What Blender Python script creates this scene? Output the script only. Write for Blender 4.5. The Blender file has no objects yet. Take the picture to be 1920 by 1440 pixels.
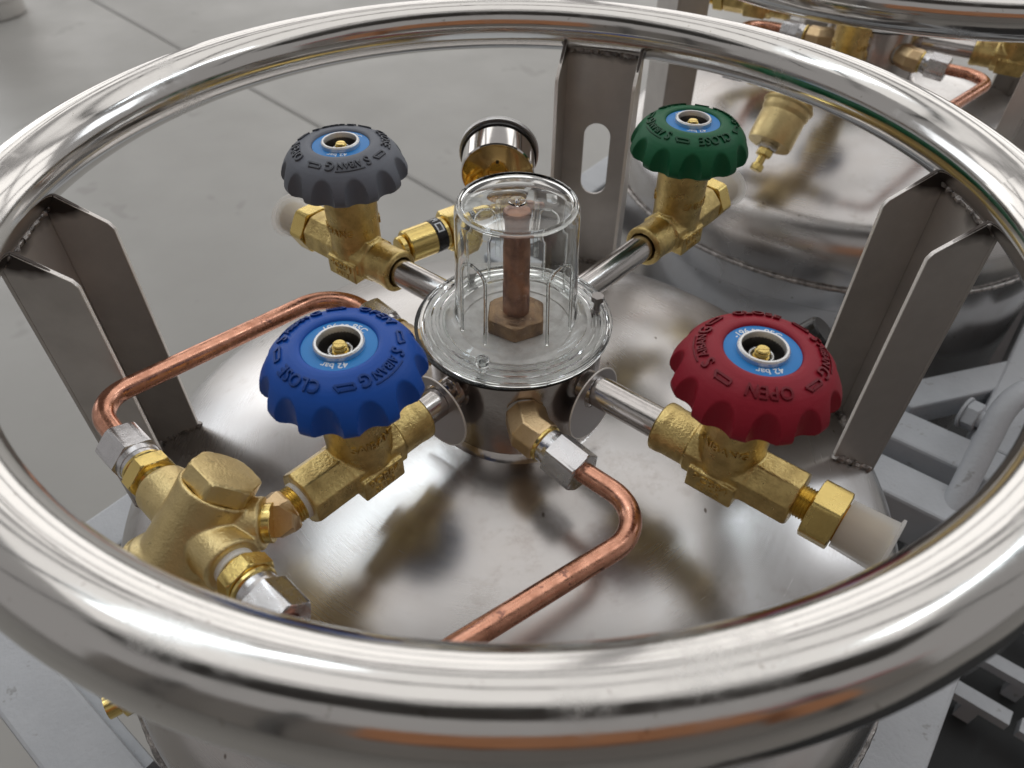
import bpy, bmesh, math, random
import numpy as np
from mathutils import Matrix, Vector
from math import radians as R, sin, cos, pi, sqrt, atan2
random.seed(4)
S = bpy.context.scene
COL = S.collection

# ------------------------------------------------------------------ camera, world, lamps
cam = bpy.data.cameras.new("camera"); camo = bpy.data.objects.new("camera", cam); COL.objects.link(camo)
camo.matrix_world = Matrix(((0.99996863, -0.0079203, 0.0, 0.00057),
                            (0.00552067, 0.69700524, -0.71704478, -0.32501),
                            (0.00567921, 0.71702229, 0.6970271, 0.18864),
                            (0, 0, 0, 1)))
cam.sensor_width = 36; cam.lens = 36 * 1386.62 / 1920
cam.clip_start = 0.01; cam.clip_end = 200
cam.dof.use_dof = True; cam.dof.focus_distance = 0.40; cam.dof.aperture_fstop = 11
S.camera = camo
W = bpy.data.worlds.new("World"); S.world = W; W.use_nodes = True
bg = W.node_tree.nodes["Background"]
bg.inputs[0].default_value = (0.60, 0.58, 0.57, 1); bg.inputs[1].default_value = 0.46
S.view_settings.view_transform = 'Standard'; S.view_settings.look = 'None'
S.view_settings.gamma = 1; S.view_settings.exposure = 0.30
S.cycles.max_bounces = 14; S.cycles.transmission_bounces = 12; S.cycles.glossy_bounces = 6
S.cycles.transparent_max_bounces = 12
S.cycles.sample_clamp_indirect = 6
S.cycles.use_denoising = True

def area(name, loc, target, sx, sy, power, col=(1, 1, 1)):
    l = bpy.data.lights.new(name, 'AREA'); l.shape = 'RECTANGLE'; l.size = sx; l.size_y = sy
    l.energy = power; l.color = col
    o = bpy.data.objects.new(name, l); COL.objects.link(o)
    o.location = loc
    o.rotation_euler = (Vector(target) - Vector(loc)).to_track_quat('-Z', 'Y').to_euler()
    return o
# the hall the tank stands in: a long bright glazed wall beyond, hanging strip lamps left and right
for wx, ww in ((-9.6, 6.0), (-2.6, 6.6), (4.4, 6.0), (11.0, 5.6)):
    for wz, wh in ((1.2, 3.4), (5.4, 3.8), (9.4, 3.0)):
        area("window_light", (wx, 13, wz), (wx, 0, wz), ww, wh, 0.95 * pi * ww * wh, (1.0, 0.975, 0.945))
area("window_light", (-11, 9.5, 3.6), (0, 0, 1.0), 7.0, 4.2, 1.3 * pi * 7 * 4.2, (0.90, 0.95, 1.0))
area("window_light", (14, 6.5, 6.2), (0, 0, 1.0), 5.0, 4.0, 1.5 * pi * 5 * 4, (0.90, 0.95, 1.0))
area("roof_light", (0, 3.0, 7.5), (0, 3.0, 0), 14, 9, 230, (1.0, 0.98, 0.95))
def strip(p, q, w, L_, col):
    P_, Q_ = Vector(p), Vector(q); d = Q_ - P_; ln = d.length
    o = area("strip_lamp", (P_ + Q_) / 2, (0, 0, 0), ln, w, L_ * pi * ln * w, col)
    z = Vector((0, 0, 1)); x = d.normalized(); y = z.cross(x).normalized()
    m = Matrix((x, y, x.cross(y))).transposed().to_4x4(); m.translation = (P_ + Q_) / 2; o.matrix_world = m
strip((-4.4, 0.9, 6), (-1.4, 3.9, 6), 0.40, 6.0, (0.80, 0.92, 1.0))
strip((4.3, 0.2, 6), (6.8, 4.0, 6), 0.45, 5.5, (0.82, 0.93, 1.0))

# ------------------------------------------------------------------ materials
def mat(name, col, metal=0.0, rough=0.5, bump=0.0, bscale=200, rvar=0.0, rscale=30, cvar=0.0, cscale=20, col2=None,
        stretch=(1, 1, 1), spots=0.0, spotcol=(0.1, 0.08, 0.06), spotscale=90, extra=None, detail=5):
    m = bpy.data.materials.new(name); m.use_nodes = True
    nt = m.node_tree; N = nt.nodes; L = nt.links; b = N["Principled BSDF"]
    b.inputs["Base Color"].default_value = (*col, 1); b.inputs["Metallic"].default_value = metal
    b.inputs["Roughness"].default_value = rough
    tc = N.new("ShaderNodeTexCoord"); mp = N.new("ShaderNodeMapping"); mp.inputs["Scale"].default_value = stretch
    L.new(tc.outputs["Object"], mp.inputs[0])
    def noise(sc, det=detail, r=0.6):
        n = N.new("ShaderNodeTexNoise"); n.inputs["Scale"].default_value = sc; n.inputs["Detail"].default_value = det
        n.inputs["Roughness"].default_value = r; L.new(mp.outputs[0], n.inputs["Vector"]); return n
    cur = None
    if cvar > 0:
        n = noise(cscale); rp = N.new("ShaderNodeValToRGB"); rp.color_ramp.elements[0].position = 0.38; rp.color_ramp.elements[1].position = 0.66
        c2 = col2 or tuple(c * 0.6 for c in col)
        mx = N.new("ShaderNodeMix"); mx.data_type = 'RGBA'; mx.inputs[6].default_value = (*col, 1); mx.inputs[7].default_value = (*c2, 1)
        ml = N.new("ShaderNodeMath"); ml.operation = 'MULTIPLY'; ml.inputs[1].default_value = cvar
        L.new(n.outputs[0], rp.inputs[0]); L.new(rp.outputs[0], ml.inputs[0]); L.new(ml.outputs[0], mx.inputs[0])
        cur = mx.outputs[2]
    if spots > 0:
        n = noise(spotscale, 3, 0.75); rp = N.new("ShaderNodeValToRGB")
        rp.color_ramp.elements[0].position = 0.66 - 0.04 * spots; rp.color_ramp.elements[1].position = 0.70 - 0.03 * spots
        mx = N.new("ShaderNodeMix"); mx.data_type = 'RGBA'
        if cur: L.new(cur, mx.inputs[6])
        else: mx.inputs[6].default_value = (*col, 1)
        mx.inputs[7].default_value = (*spotcol, 1)
        ml = N.new("ShaderNodeMath"); ml.operation = 'MULTIPLY'; ml.inputs[1].default_value = min(1, spots)
        L.new(n.outputs[0], rp.inputs[0]); L.new(rp.outputs[0], ml.inputs[0]); L.new(ml.outputs[0], mx.inputs[0])
        cur = mx.outputs[2]
    if cur: L.new(cur, b.inputs["Base Color"])
    if rvar > 0:
        n = noise(rscale); mr = N.new("ShaderNodeMapRange")
        mr.inputs[1].default_value = 0.3; mr.inputs[2].default_value = 0.7
        mr.inputs[3].default_value = max(0.01, rough - rvar); mr.inputs[4].default_value = rough + rvar
        L.new(n.outputs[0], mr.inputs[0]); L.new(mr.outputs[0], b.inputs["Roughness"])
    if bump > 0:
        n = noise(bscale, 4); bp = N.new("ShaderNodeBump"); bp.inputs["Strength"].default_value = bump; bp.inputs["Distance"].default_value = 0.001
        L.new(n.outputs[0], bp.inputs["Height"]); L.new(bp.outputs[0], b.inputs["Normal"])
    if extra: extra(nt, b)
    return m

M = {}
M['ring'] = mat("polished_steel", (0.72, 0.69, 0.655), 1, 0.10, bump=0.03, bscale=18, rvar=0.04, rscale=60, spots=0.25, spotcol=(.45, .43, .4), spotscale=260)
def ringmat():
    """polished tube: streaks of buffing run along the ring, patches of haze, fine scratches, finger marks"""
    m = bpy.data.materials.new("polished_ring_steel"); m.use_nodes = True; nt = m.node_tree; N = nt.nodes; L = nt.links; b = N["Principled BSDF"]
    b.inputs["Metallic"].default_value = 1; b.inputs["Base Color"].default_value = (0.66, 0.645, 0.625, 1)
    tc = N.new("ShaderNodeTexCoord"); sp = N.new("ShaderNodeSeparateXYZ"); L.new(tc.outputs["Object"], sp.inputs[0])
    at = N.new("ShaderNodeMath"); at.operation = 'ARCTAN2'; L.new(sp.outputs[1], at.inputs[0]); L.new(sp.outputs[0], at.inputs[1])
    v2 = N.new("ShaderNodeVectorMath"); v2.operation = 'LENGTH'; cb = N.new("ShaderNodeCombineXYZ"); L.new(sp.outputs[0], cb.inputs[0]); L.new(sp.outputs[1], cb.inputs[1]); L.new(cb.outputs[0], v2.inputs[0])
    def mul(sock, k):
        n = N.new("ShaderNodeMath"); n.operation = 'MULTIPLY'; n.inputs[1].default_value = k; L.new(sock, n.inputs[0]); return n.outputs[0]
    def vec(ka, kr):
        c = N.new("ShaderNodeCombineXYZ"); L.new(mul(at.outputs[0], ka), c.inputs[0]); L.new(mul(v2.outputs[1], kr), c.inputs[1]); L.new(mul(sp.outputs[2], kr), c.inputs[2]); return c.outputs[0]
    def noise(v, sc, det=5, r=0.6):
        n = N.new("ShaderNodeTexNoise"); n.inputs["Scale"].default_value = sc; n.inputs["Detail"].default_value = det; n.inputs["Roughness"].default_value = r; L.new(v, n.inputs["Vector"]); return n.outputs[0]
    def ramp(x, a, b_, c, d):
        n = N.new("ShaderNodeMapRange"); n.inputs[1].default_value = a; n.inputs[2].default_value = b_; n.inputs[3].default_value = c; n.inputs[4].default_value = d; L.new(x, n.inputs[0]); return n.outputs[0]
    streak = noise(vec(3, 140), 3.0, 6, 0.7); patch = noise(vec(2.2, 9), 2.0, 4); fine = noise(tc.outputs["Object"], 420, 4, 0.75)
    r1 = ramp(streak, 0.35, 0.7, 0.08, 0.17); r2 = ramp(patch, 0.56, 0.70, 0.0, 0.20)
    gm = N.new("ShaderNodeMath"); gm.operation = 'MULTIPLY'; L.new(r2, gm.inputs[0]); L.new(ramp(fine, 0.35, 0.6, 0.3, 1.3), gm.inputs[1])
    ad = N.new("ShaderNodeMath"); ad.operation = 'ADD'; L.new(r1, ad.inputs[0]); L.new(gm.outputs[0], ad.inputs[1]); L.new(ad.outputs[0], b.inputs["Roughness"])
    h = N.new("ShaderNodeMath"); h.operation = 'ADD'; L.new(mul(noise(vec(1.6, 60), 2.0, 3), 0.7), h.inputs[0]); L.new(mul(streak, 0.10), h.inputs[1])
    bp = N.new("ShaderNodeBump"); bp.inputs["Strength"].default_value = 0.10; bp.inputs["Distance"].default_value = 0.001; L.new(h.outputs[0], bp.inputs["Height"]); L.new(bp.outputs[0], b.inputs["Normal"])
    sc = noise(tc.outputs["Object"], 190, 2, 0.8); mx = N.new("ShaderNodeMix"); mx.data_type = 'RGBA'; L.new(ramp(sc, 0.70, 0.74, 0, 0.7), mx.inputs[0]); mx.inputs[6].default_value = (0.66, 0.645, 0.625, 1); mx.inputs[7].default_value = (0.40, 0.37, 0.34, 1)
    L.new(mx.outputs[2], b.inputs["Base Color"]); return m
M['ring'] = ringmat()
def domemarks(nt, b):
    """rolled sheet: faint concentric brushing, small scattered scuffs and drip marks"""
    N = nt.nodes; L = nt.links; src = b.inputs["Base Color"].links[0].from_socket
    tc = N.new("ShaderNodeTexCoord")
    vo = N.new("ShaderNodeTexVoronoi"); vo.inputs["Scale"].default_value = 95; vo.inputs["Randomness"].default_value = 1.0
    mp = N.new("ShaderNodeMapping"); mp.inputs["Scale"].default_value = (1.0, 0.55, 1); mp.inputs["Rotation"].default_value = (0, 0, 0.6); L.new(tc.outputs["Object"], mp.inputs[0]); L.new(mp.outputs[0], vo.inputs["Vector"])
    a = N.new("ShaderNodeMapRange"); a.inputs[1].default_value = 0.05; a.inputs[2].default_value = 0.11; a.inputs[3].default_value = 1; a.inputs[4].default_value = 0; L.new(vo.outputs["Distance"], a.inputs[0])
    sc = N.new("ShaderNodeSeparateColor"); L.new(vo.outputs["Color"], sc.inputs[0])
    g = N.new("ShaderNodeMath"); g.operation = 'GREATER_THAN'; g.inputs[1].default_value = 0.74; L.new(sc.outputs[0], g.inputs[0])
    m1 = N.new("ShaderNodeMath"); m1.operation = 'MULTIPLY'; L.new(a.outputs[0], m1.inputs[0]); L.new(g.outputs[0], m1.inputs[1])
    m2 = N.new("ShaderNodeMath"); m2.operation = 'MULTIPLY'; m2.inputs[1].default_value = 0.9; L.new(m1.outputs[0], m2.inputs[0])
    mx = N.new("ShaderNodeMix"); mx.data_type = 'RGBA'; L.new(m2.outputs[0], mx.inputs[0]); L.new(src, mx.inputs[6]); mx.inputs[7].default_value = (0.14, 0.11, 0.09, 1)
    n = N.new("ShaderNodeTexNoise"); n.inputs["Scale"].default_value = 38; n.inputs["Detail"].default_value = 6; n.inputs["Roughness"].default_value = 0.75; L.new(tc.outputs["Object"], n.inputs["Vector"])
    r = N.new("ShaderNodeMapRange"); r.inputs[1].default_value = 0.55; r.inputs[2].default_value = 0.78; r.inputs[4].default_value = 0.55; L.new(n.outputs[0], r.inputs[0])
    m3 = N.new("ShaderNodeMix"); m3.data_type = 'RGBA'; L.new(r.outputs[0], m3.inputs[0]); L.new(mx.outputs[2], m3.inputs[6]); m3.inputs[7].default_value = (0.33, 0.285, 0.255, 1)
    L.new(m3.outputs[2], b.inputs["Base Color"])
    sp = N.new("ShaderNodeSeparateXYZ"); L.new(tc.outputs["Object"], sp.inputs[0])
    at = N.new("ShaderNodeMath"); at.operation = 'ARCTAN2'; L.new(sp.outputs[1], at.inputs[0]); L.new(sp.outputs[0], at.inputs[1])
    cb = N.new("ShaderNodeCombineXYZ"); L.new(sp.outputs[0], cb.inputs[0]); L.new(sp.outputs[1], cb.inputs[1])
    ln = N.new("ShaderNodeVectorMath"); ln.operation = 'LENGTH'; L.new(cb.outputs[0], ln.inputs[0])
    rk = N.new("ShaderNodeMath"); rk.operation = 'MULTIPLY'; rk.inputs[1].default_value = 260; L.new(ln.outputs["Value"], rk.inputs[0])
    c2 = N.new("ShaderNodeCombineXYZ"); L.new(at.outputs[0], c2.inputs[0]); L.new(rk.outputs[0], c2.inputs[1])
    nb = N.new("ShaderNodeTexNoise"); nb.inputs["Scale"].default_value = 3.0; nb.inputs["Detail"].default_value = 4; nb.inputs["Roughness"].default_value = 0.7; L.new(c2.outputs[0], nb.inputs["Vector"])
    mr = N.new("ShaderNodeMapRange"); mr.inputs[1].default_value = 0.3; mr.inputs[2].default_value = 0.7; mr.inputs[3].default_value = -0.018; mr.inputs[4].default_value = 0.022; L.new(nb.outputs[0], mr.inputs[0])
    rs = b.inputs["Roughness"].links[0].from_socket if b.inputs["Roughness"].links else None
    ad = N.new("ShaderNodeMath"); ad.operation = 'ADD'; ad.inputs[0].default_value = b.inputs["Roughness"].default_value
    if rs: L.new(rs, ad.inputs[0])
    L.new(mr.outputs[0], ad.inputs[1]); L.new(ad.outputs[0], b.inputs["Roughness"])
M['dome'] = mat("head_steel", (0.56, 0.55, 0.545), 1, 0.24, rvar=0.06, rscale=9, cvar=0.6, cscale=11, col2=(0.46, 0.425, 0.40), detail=3, extra=domemarks)
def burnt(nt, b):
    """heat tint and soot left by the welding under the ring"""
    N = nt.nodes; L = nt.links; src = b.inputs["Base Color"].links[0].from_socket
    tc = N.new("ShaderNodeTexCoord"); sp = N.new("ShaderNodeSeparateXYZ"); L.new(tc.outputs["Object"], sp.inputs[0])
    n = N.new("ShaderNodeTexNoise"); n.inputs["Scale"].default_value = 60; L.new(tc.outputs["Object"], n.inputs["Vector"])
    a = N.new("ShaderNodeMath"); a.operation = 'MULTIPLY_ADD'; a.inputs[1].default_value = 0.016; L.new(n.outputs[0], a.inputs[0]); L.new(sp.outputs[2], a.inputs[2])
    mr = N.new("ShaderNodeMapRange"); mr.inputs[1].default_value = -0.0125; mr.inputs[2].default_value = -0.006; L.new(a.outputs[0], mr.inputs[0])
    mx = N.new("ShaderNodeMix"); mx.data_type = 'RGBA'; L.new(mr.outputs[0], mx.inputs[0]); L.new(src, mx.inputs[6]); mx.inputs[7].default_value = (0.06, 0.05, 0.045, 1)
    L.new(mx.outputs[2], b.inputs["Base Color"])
M['post'] = mat("mill_steel", (0.60, 0.57, 0.545), 0.8, 0.42, bump=0.10, bscale=500, rvar=0.05, cvar=0.3, cscale=30, extra=burnt)
M['hub'] = mat("turned_steel", (0.56, 0.53, 0.51), 1, 0.2, bump=0.12, bscale=300, rvar=0.06, cvar=0.4, cscale=50, col2=(.36, .31, .29))
M['plate'] = mat("brushed_steel", (0.88, 0.86, 0.84), 0.25, 0.42, bump=0.15, bscale=400, cvar=0.5, cscale=120, col2=(.45, .41, .38))
M['pipe'] = mat("drawn_steel", (0.62, 0.59, 0.57), 1, 0.2, bump=0.15, bscale=60, stretch=(1, 1, 12), rvar=0.05, cvar=0.3, cscale=200)
M['weld'] = mat("weld_metal", (0.42, 0.39, 0.37), 1, 0.35, bump=0.9, bscale=420, cvar=0.8, cscale=160, col2=(0.07, 0.065, 0.065))
M['edge'] = mat("cut_edge_steel", (0.86, 0.82, 0.78), 0.6, 0.4, bump=0.5, bscale=700)
M['brass'] = mat("cast_brass", (0.78, 0.60, 0.25), 1, 0.32, bump=0.5, bscale=650, rvar=0.08, rscale=150, cvar=0.8, cscale=110, col2=(0.44, 0.31, 0.12))
M['brassreg'] = mat("sand_cast_brass", (0.82, 0.655, 0.33), 1, 0.38, bump=0.35, bscale=700, rvar=0.08, rscale=150, cvar=0.45, cscale=70, col2=(0.56, 0.42, 0.19), spots=.35, spotcol=(.2, .14, .07), spotscale=160)
M['brassm'] = mat("machined_brass", (0.80, 0.62, 0.23), 1, 0.25, bump=0.1, bscale=500, rvar=0.06, cvar=0.3, cscale=80, col2=(0.6, 0.40, 0.12))
M['brasspink'] = mat("forged_brass", (0.78, 0.58, 0.34), 1, 0.34, bump=0.3, bscale=900, cvar=0.4, cscale=120, col2=(.6, .4, .2))
M['bronze'] = mat("aged_bronze", (0.44, 0.29, 0.17), 0.7, 0.45, bump=0.5, bscale=400, cvar=1.0, cscale=85, col2=(0.19, 0.12, 0.08), spots=.7, spotcol=(.55, .42, .3), spotscale=140)
M['oldcopper'] = mat("tarnished_copper", (0.54, 0.30, 0.20), 0.8, 0.38, bump=0.3, bscale=300, cvar=1.0, cscale=75, col2=(0.20, 0.10, 0.075), spots=.6, spotcol=(.6, .42, .34), spotscale=110)
M['copper'] = mat("copper_tube", (0.82, 0.42, 0.29), 1, 0.27, bump=0.12, bscale=260, rvar=0.11, rscale=170, cvar=0.8, cscale=130, col2=(0.50, 0.23, 0.15), spots=0.9, spotcol=(0.30, 0.15, 0.12), spotscale=100)
M['zinc'] = mat("zinc_plate", (0.70, 0.69, 0.70), 1, 0.27, bump=0.08, bscale=300, rvar=0.08, rscale=120, cvar=0.25, cscale=100)
M['white_tape'] = mat("thread_tape", (0.82, 0.80, 0.76), 0, 0.5, bump=0.4, bscale=900)
M['blue'] = mat("blue_rubbery_plastic", (0.010, 0.095, 0.43), 0, 0.42, bump=0.12, bscale=1500)
M['red'] = mat("dark_red_plastic", (0.26, 0.012, 0.028), 0, 0.5, bump=0.2, bscale=1500)
M['green'] = mat("dark_green_plastic", (0.012, 0.125, 0.055), 0, 0.45, bump=0.15, bscale=1500)
M['grey'] = mat("slate_grey_plastic", (0.165, 0.178, 0.21), 0, 0.46, bump=0.15, bscale=1500)
M['label'] = mat("label_blue", (0.005, 0.22, 0.62), 0, 0.4)
M['print'] = mat("white_print", (0.80, 0.84, 0.88), 0, 0.5)
M['alu'] = mat("bare_aluminium", (0.72, 0.72, 0.72), 1, 0.42, bump=0.3, bscale=900)
M['alud'] = mat("dark_aluminium", (0.33, 0.31, 0.30), 1, 0.35, bump=0.2, bscale=500)
M['cupm'] = mat("oiled_steel", (0.20, 0.19, 0.185), 1, 0.4, bump=0.2, bscale=500)
M['dark'] = mat("dark_recess", (0.05, 0.045, 0.04), 0.5, 0.5)
M['black'] = mat("black_plastic", (0.012, 0.012, 0.013), 0, 0.25, bump=0.1, bscale=300)
M['paint'] = mat("grey_paint", (0.50, 0.52, 0.55), 0, 0.5, bump=0.5, bscale=260, cvar=0.4, cscale=30, col2=(.40, .42, .45), spots=0.5, spotcol=(.22,.21,.20), spotscale=55)
M['chrome'] = mat("chrome", (0.78, 0.76, 0.74), 1, 0.08, bump=0.03, bscale=40)
M['goldplate'] = mat("lacquered_brass", (0.72, 0.50, 0.20), 1, 0.12, bump=0.03, bscale=50)
M['tag'] = mat("tag_steel", (0.46, 0.435, 0.435), 0.9, 0.3, bump=0.05, bscale=60)

def concrete(nt, b):
    N = nt.nodes; L = nt.links
    b.inputs["Specular IOR Level"].default_value = 0.35
M['floor'] = mat("polished_concrete", (0.36, 0.352, 0.335), 0, 0.42, bump=0.1, bscale=30, cvar=0.4, cscale=1.3, col2=(0.262, 0.254, 0.238), spots=0.35, spotcol=(.2, .19, .175), spotscale=3.2, rvar=0.1, rscale=3, extra=concrete, detail=8)
M['joint'] = mat("floor_joint_filler", (0.27, 0.262, 0.248), 0, 0.55)

def glassmat():
    m = bpy.data.materials.new("clear_acrylic"); m.use_nodes = True; b = m.node_tree.nodes["Principled BSDF"]
    b.inputs["Base Color"].default_value = (0.97, 0.985, 0.98, 1); b.inputs["Roughness"].default_value = 0.015
    b.inputs["Transmission Weight"].default_value = 1; b.inputs["IOR"].default_value = 1.38
    return m
M['glass'] = glassmat(); M['glass'].node_tree.nodes["Principled BSDF"].inputs["Roughness"].default_value = 0.03
def thinmat():
    m = bpy.data.materials.new("thin_clear_acrylic"); m.use_nodes = True; nt = m.node_tree; N = nt.nodes; L = nt.links
    N.remove(N["Principled BSDF"]); out = N["Material Output"]
    tr = N.new("ShaderNodeBsdfTransparent"); tr.inputs[0].default_value = (0.965, 0.975, 0.97, 1)
    gl = N.new("ShaderNodeBsdfGlossy"); gl.inputs["Roughness"].default_value = 0.05
    lw = N.new("ShaderNodeLayerWeight"); lw.inputs[0].default_value = 0.5; pw = N.new("ShaderNodeMath"); pw.operation = 'POWER'; pw.inputs[1].default_value = 3.5; L.new(lw.outputs["Facing"], pw.inputs[0])
    fr = N.new("ShaderNodeMath"); fr.operation = 'MULTIPLY_ADD'; fr.inputs[1].default_value = 0.85; fr.inputs[2].default_value = 0.05; L.new(pw.outputs[0], fr.inputs[0])
    tc = N.new("ShaderNodeTexCoord"); n = N.new("ShaderNodeTexNoise"); n.inputs["Scale"].default_value = 90; L.new(tc.outputs["Object"], n.inputs["Vector"])
    bp = N.new("ShaderNodeBump"); bp.inputs["Strength"].default_value = 0.25; bp.inputs["Distance"].default_value = 0.001; L.new(n.outputs[0], bp.inputs["Height"])
    L.new(bp.outputs[0], gl.inputs["Normal"])
    mx = N.new("ShaderNodeMixShader"); L.new(fr.outputs[0], mx.inputs[0]); L.new(tr.outputs[0], mx.inputs[1]); L.new(gl.outputs[0], mx.inputs[2]); L.new(mx.outputs[0], out.inputs[0]); return m
M['thin'] = thinmat()
def capmat():
    m = bpy.data.materials.new("milky_plastic"); m.use_nodes = True; nt = m.node_tree; N = nt.nodes; L = nt.links
    out = N["Material Output"]; b = N["Principled BSDF"]
    b.inputs["Base Color"].default_value = (0.95, 0.945, 0.93, 1); b.inputs["Roughness"].default_value = 0.35
    tr = N.new("ShaderNodeBsdfTransparent"); tl = N.new("ShaderNodeBsdfTranslucent"); tl.inputs[0].default_value = (0.97, 0.96, 0.94, 1)
    a = N.new("ShaderNodeMixShader"); a.inputs[0].default_value = 0.5; c = N.new("ShaderNodeMixShader"); c.inputs[0].default_value = 0.42
    L.new(b.outputs[0], a.inputs[1]); L.new(tl.outputs[0], a.inputs[2]); L.new(a.outputs[0], c.inputs[1]); L.new(tr.outputs[0], c.inputs[2])
    L.new(c.outputs[0], out.inputs[0]); return m
M['cap'] = capmat()

# ------------------------------------------------------------------ mesh helpers
I4 = Matrix.Identity(4)
def T(x, y, z): return Matrix.Translation((x, y, z))
def frame(o, d, up=(0, 0, 1)):
    """matrix whose local z runs along d from o"""
    z = Vector(d).normalized(); u = Vector(up)
    if abs(z.dot(u)) > 0.98: u = Vector((1, 0, 0))
    x = u.cross(z).normalized(); y = z.cross(x)
    m = Matrix((x, y, z)).transposed().to_4x4(); m.translation = Vector(o); return m

class MB:
    def __init__(s): s.v = []; s.f = []
    def add(s, vs, fs, m=I4):
        k = len(s.v); s.v += [tuple(m @ Vector(v)) for v in vs]; s.f += [tuple(i + k for i in f) for f in fs]; return s
    def grid(s, rows, m=I4, close_u=True, cap0=False, cap1=False):
        n = len(rows[0]); vs = [p for r in rows for p in r]; fs = []
        for i in range(len(rows) - 1):
            for j in range(n if close_u else n - 1):
                a = i * n + j; b = i * n + (j + 1) % n
                fs.append((a, b, b + n, a + n))
        if cap0: fs.append(tuple(range(n - 1, -1, -1)))
        if cap1: fs.append(tuple((len(rows) - 1) * n + j for j in range(n)))
        return s.add(vs, fs, m)
    def lathe(s, prof, m=I4, n=48, fr=None, caps=True):
        """prof: list of (r, z) bottom to top; fr(theta, z, r) -> radius"""
        rows = []
        for r, z in prof:
            rows.append([((fr(2 * pi * j / n, z, r) if fr else r) * cos(2 * pi * j / n), (fr(2 * pi * j / n, z, r) if fr else r) * sin(2 * pi * j / n), z) for j in range(n)])
        return s.grid(rows, m, True, caps and prof[0][0] > 0, caps and prof[-1][0] > 0)
    def loop_lathe(s, prof, m=I4, n=64):
        """closed profile swept all round (hollow ring)"""
        pr = list(prof) + [prof[0]]
        rows = [[(r * cos(2 * pi * j / n), r * sin(2 * pi * j / n), z) for j in range(n)] for r, z in pr]
        return s.grid(rows, m)
    def cyl(s, r, z0, z1, m=I4, n=40, b=0.0):
        p = [(r - b, z0), (r, z0 + b), (r, z1 - b), (r - b, z1)] if b else [(r, z0), (r, z1)]
        return s.lathe(p, m, n)
    def poly(s, nside, R_, z0, z1, m=I4, ch=0.0012, rot=0.0, both=True, n=None):
        """nut-like prism with turned (conical) chamfer; R_ = circumradius"""
        n = n or nside * 10; ap = R_ * cos(pi / nside)
        def fr(t, z, r):
            a = ((t - rot) % (2 * pi / nside)) - pi / nside
            return min(ap / cos(a), r)
        p = []
        if ch: p += [(ap * 0.97, z0), (ap + (R_ - ap) * .5, z0 + ch * .45), (R_, z0 + ch)] if both else [(R_, z0)]
        else: p += [(R_, z0)]
        p += [(R_, z1 - ch), (ap + (R_ - ap) * .5, z1 - ch * .45), (ap * 0.97, z1)] if ch else [(R_, z1)]
        return s.lathe(p, m, n, fr)
    def box(s, x0, x1, y0, y1, z0, z1, m=I4):
        vs = [(x, y, z) for z in (z0, z1) for y in (y0, y1) for x in (x0, x1)]
        return s.add(vs, [(0, 2, 3, 1), (4, 5, 7, 6), (0, 1, 5, 4), (2, 6, 7, 3), (0, 4, 6, 2), (1, 3, 7, 5)], m)
    def tube(s, pts, r, n=20, caps=True, m=I4):
        pts = [Vector(p) for p in pts]; rows = []; t0 = (pts[1] - pts[0]).normalized()
        u = t0.orthogonal().normalized()
        for i, p in enumerate(pts):
            t = ((pts[min(i + 1, len(pts) - 1)] - pts[max(i - 1, 0)])).normalized()
            u = (u - t * u.dot(t)).normalized(); w = t.cross(u)
            rr = r[i] if isinstance(r, (list, tuple)) else r
            rows.append([tuple(p + (u * cos(2 * pi * j / n) + w * sin(2 * pi * j / n)) * rr) for j in range(n)])
        return s.grid(rows, m, True, caps, caps)
    def mesh(s, name, smooth=True, ang=32):
        me = bpy.data.meshes.new(name); me.from_pydata(s.v, [], s.f); me.validate()
        bm = bmesh.new(); bm.from_mesh(me); bmesh.ops.recalc_face_normals(bm, faces=bm.faces); bm.to_mesh(me); bm.free()
        if smooth:
            me.polygons.foreach_set("use_smooth", [True] * len(me.polygons)); me.set_sharp_from_angle(angle=R(ang))
        me.update(); return me

def bend_path(pts, rad, k=10):
    """polyline with rounded corners"""
    pts = [Vector(p) for p in pts]; rs = rad if isinstance(rad, (list, tuple)) else [rad] * (len(pts) - 2); out = [pts[0]]
    for i in range(1, len(pts) - 1):
        a = (pts[i - 1] - pts[i]).normalized(); b = (pts[i + 1] - pts[i]).normalized()
        half = a.angle(b) / 2; d = rs[i - 1] / math.tan(half); c = pts[i] + (a + b).normalized() * (rs[i - 1] / sin(half))
        p0 = pts[i] + a * d; p1 = pts[i] + b * d; v0 = p0 - c; v1 = p1 - c; w = v0.angle(v1)
        for j in range(k + 1):
            q = j / k; out.append(c + (v0 * sin((1 - q) * w) + v1 * sin(q * w)) / sin(w))
    out.append(pts[-1])
    res = [out[0]]
    for p in out[1:]:
        n = max(1, int((p - res[-1]).length / 0.006)); a = res[-1].copy()
        for j in range(1, n + 1): res.append(a.lerp(p, j / n))
    return res

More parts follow.
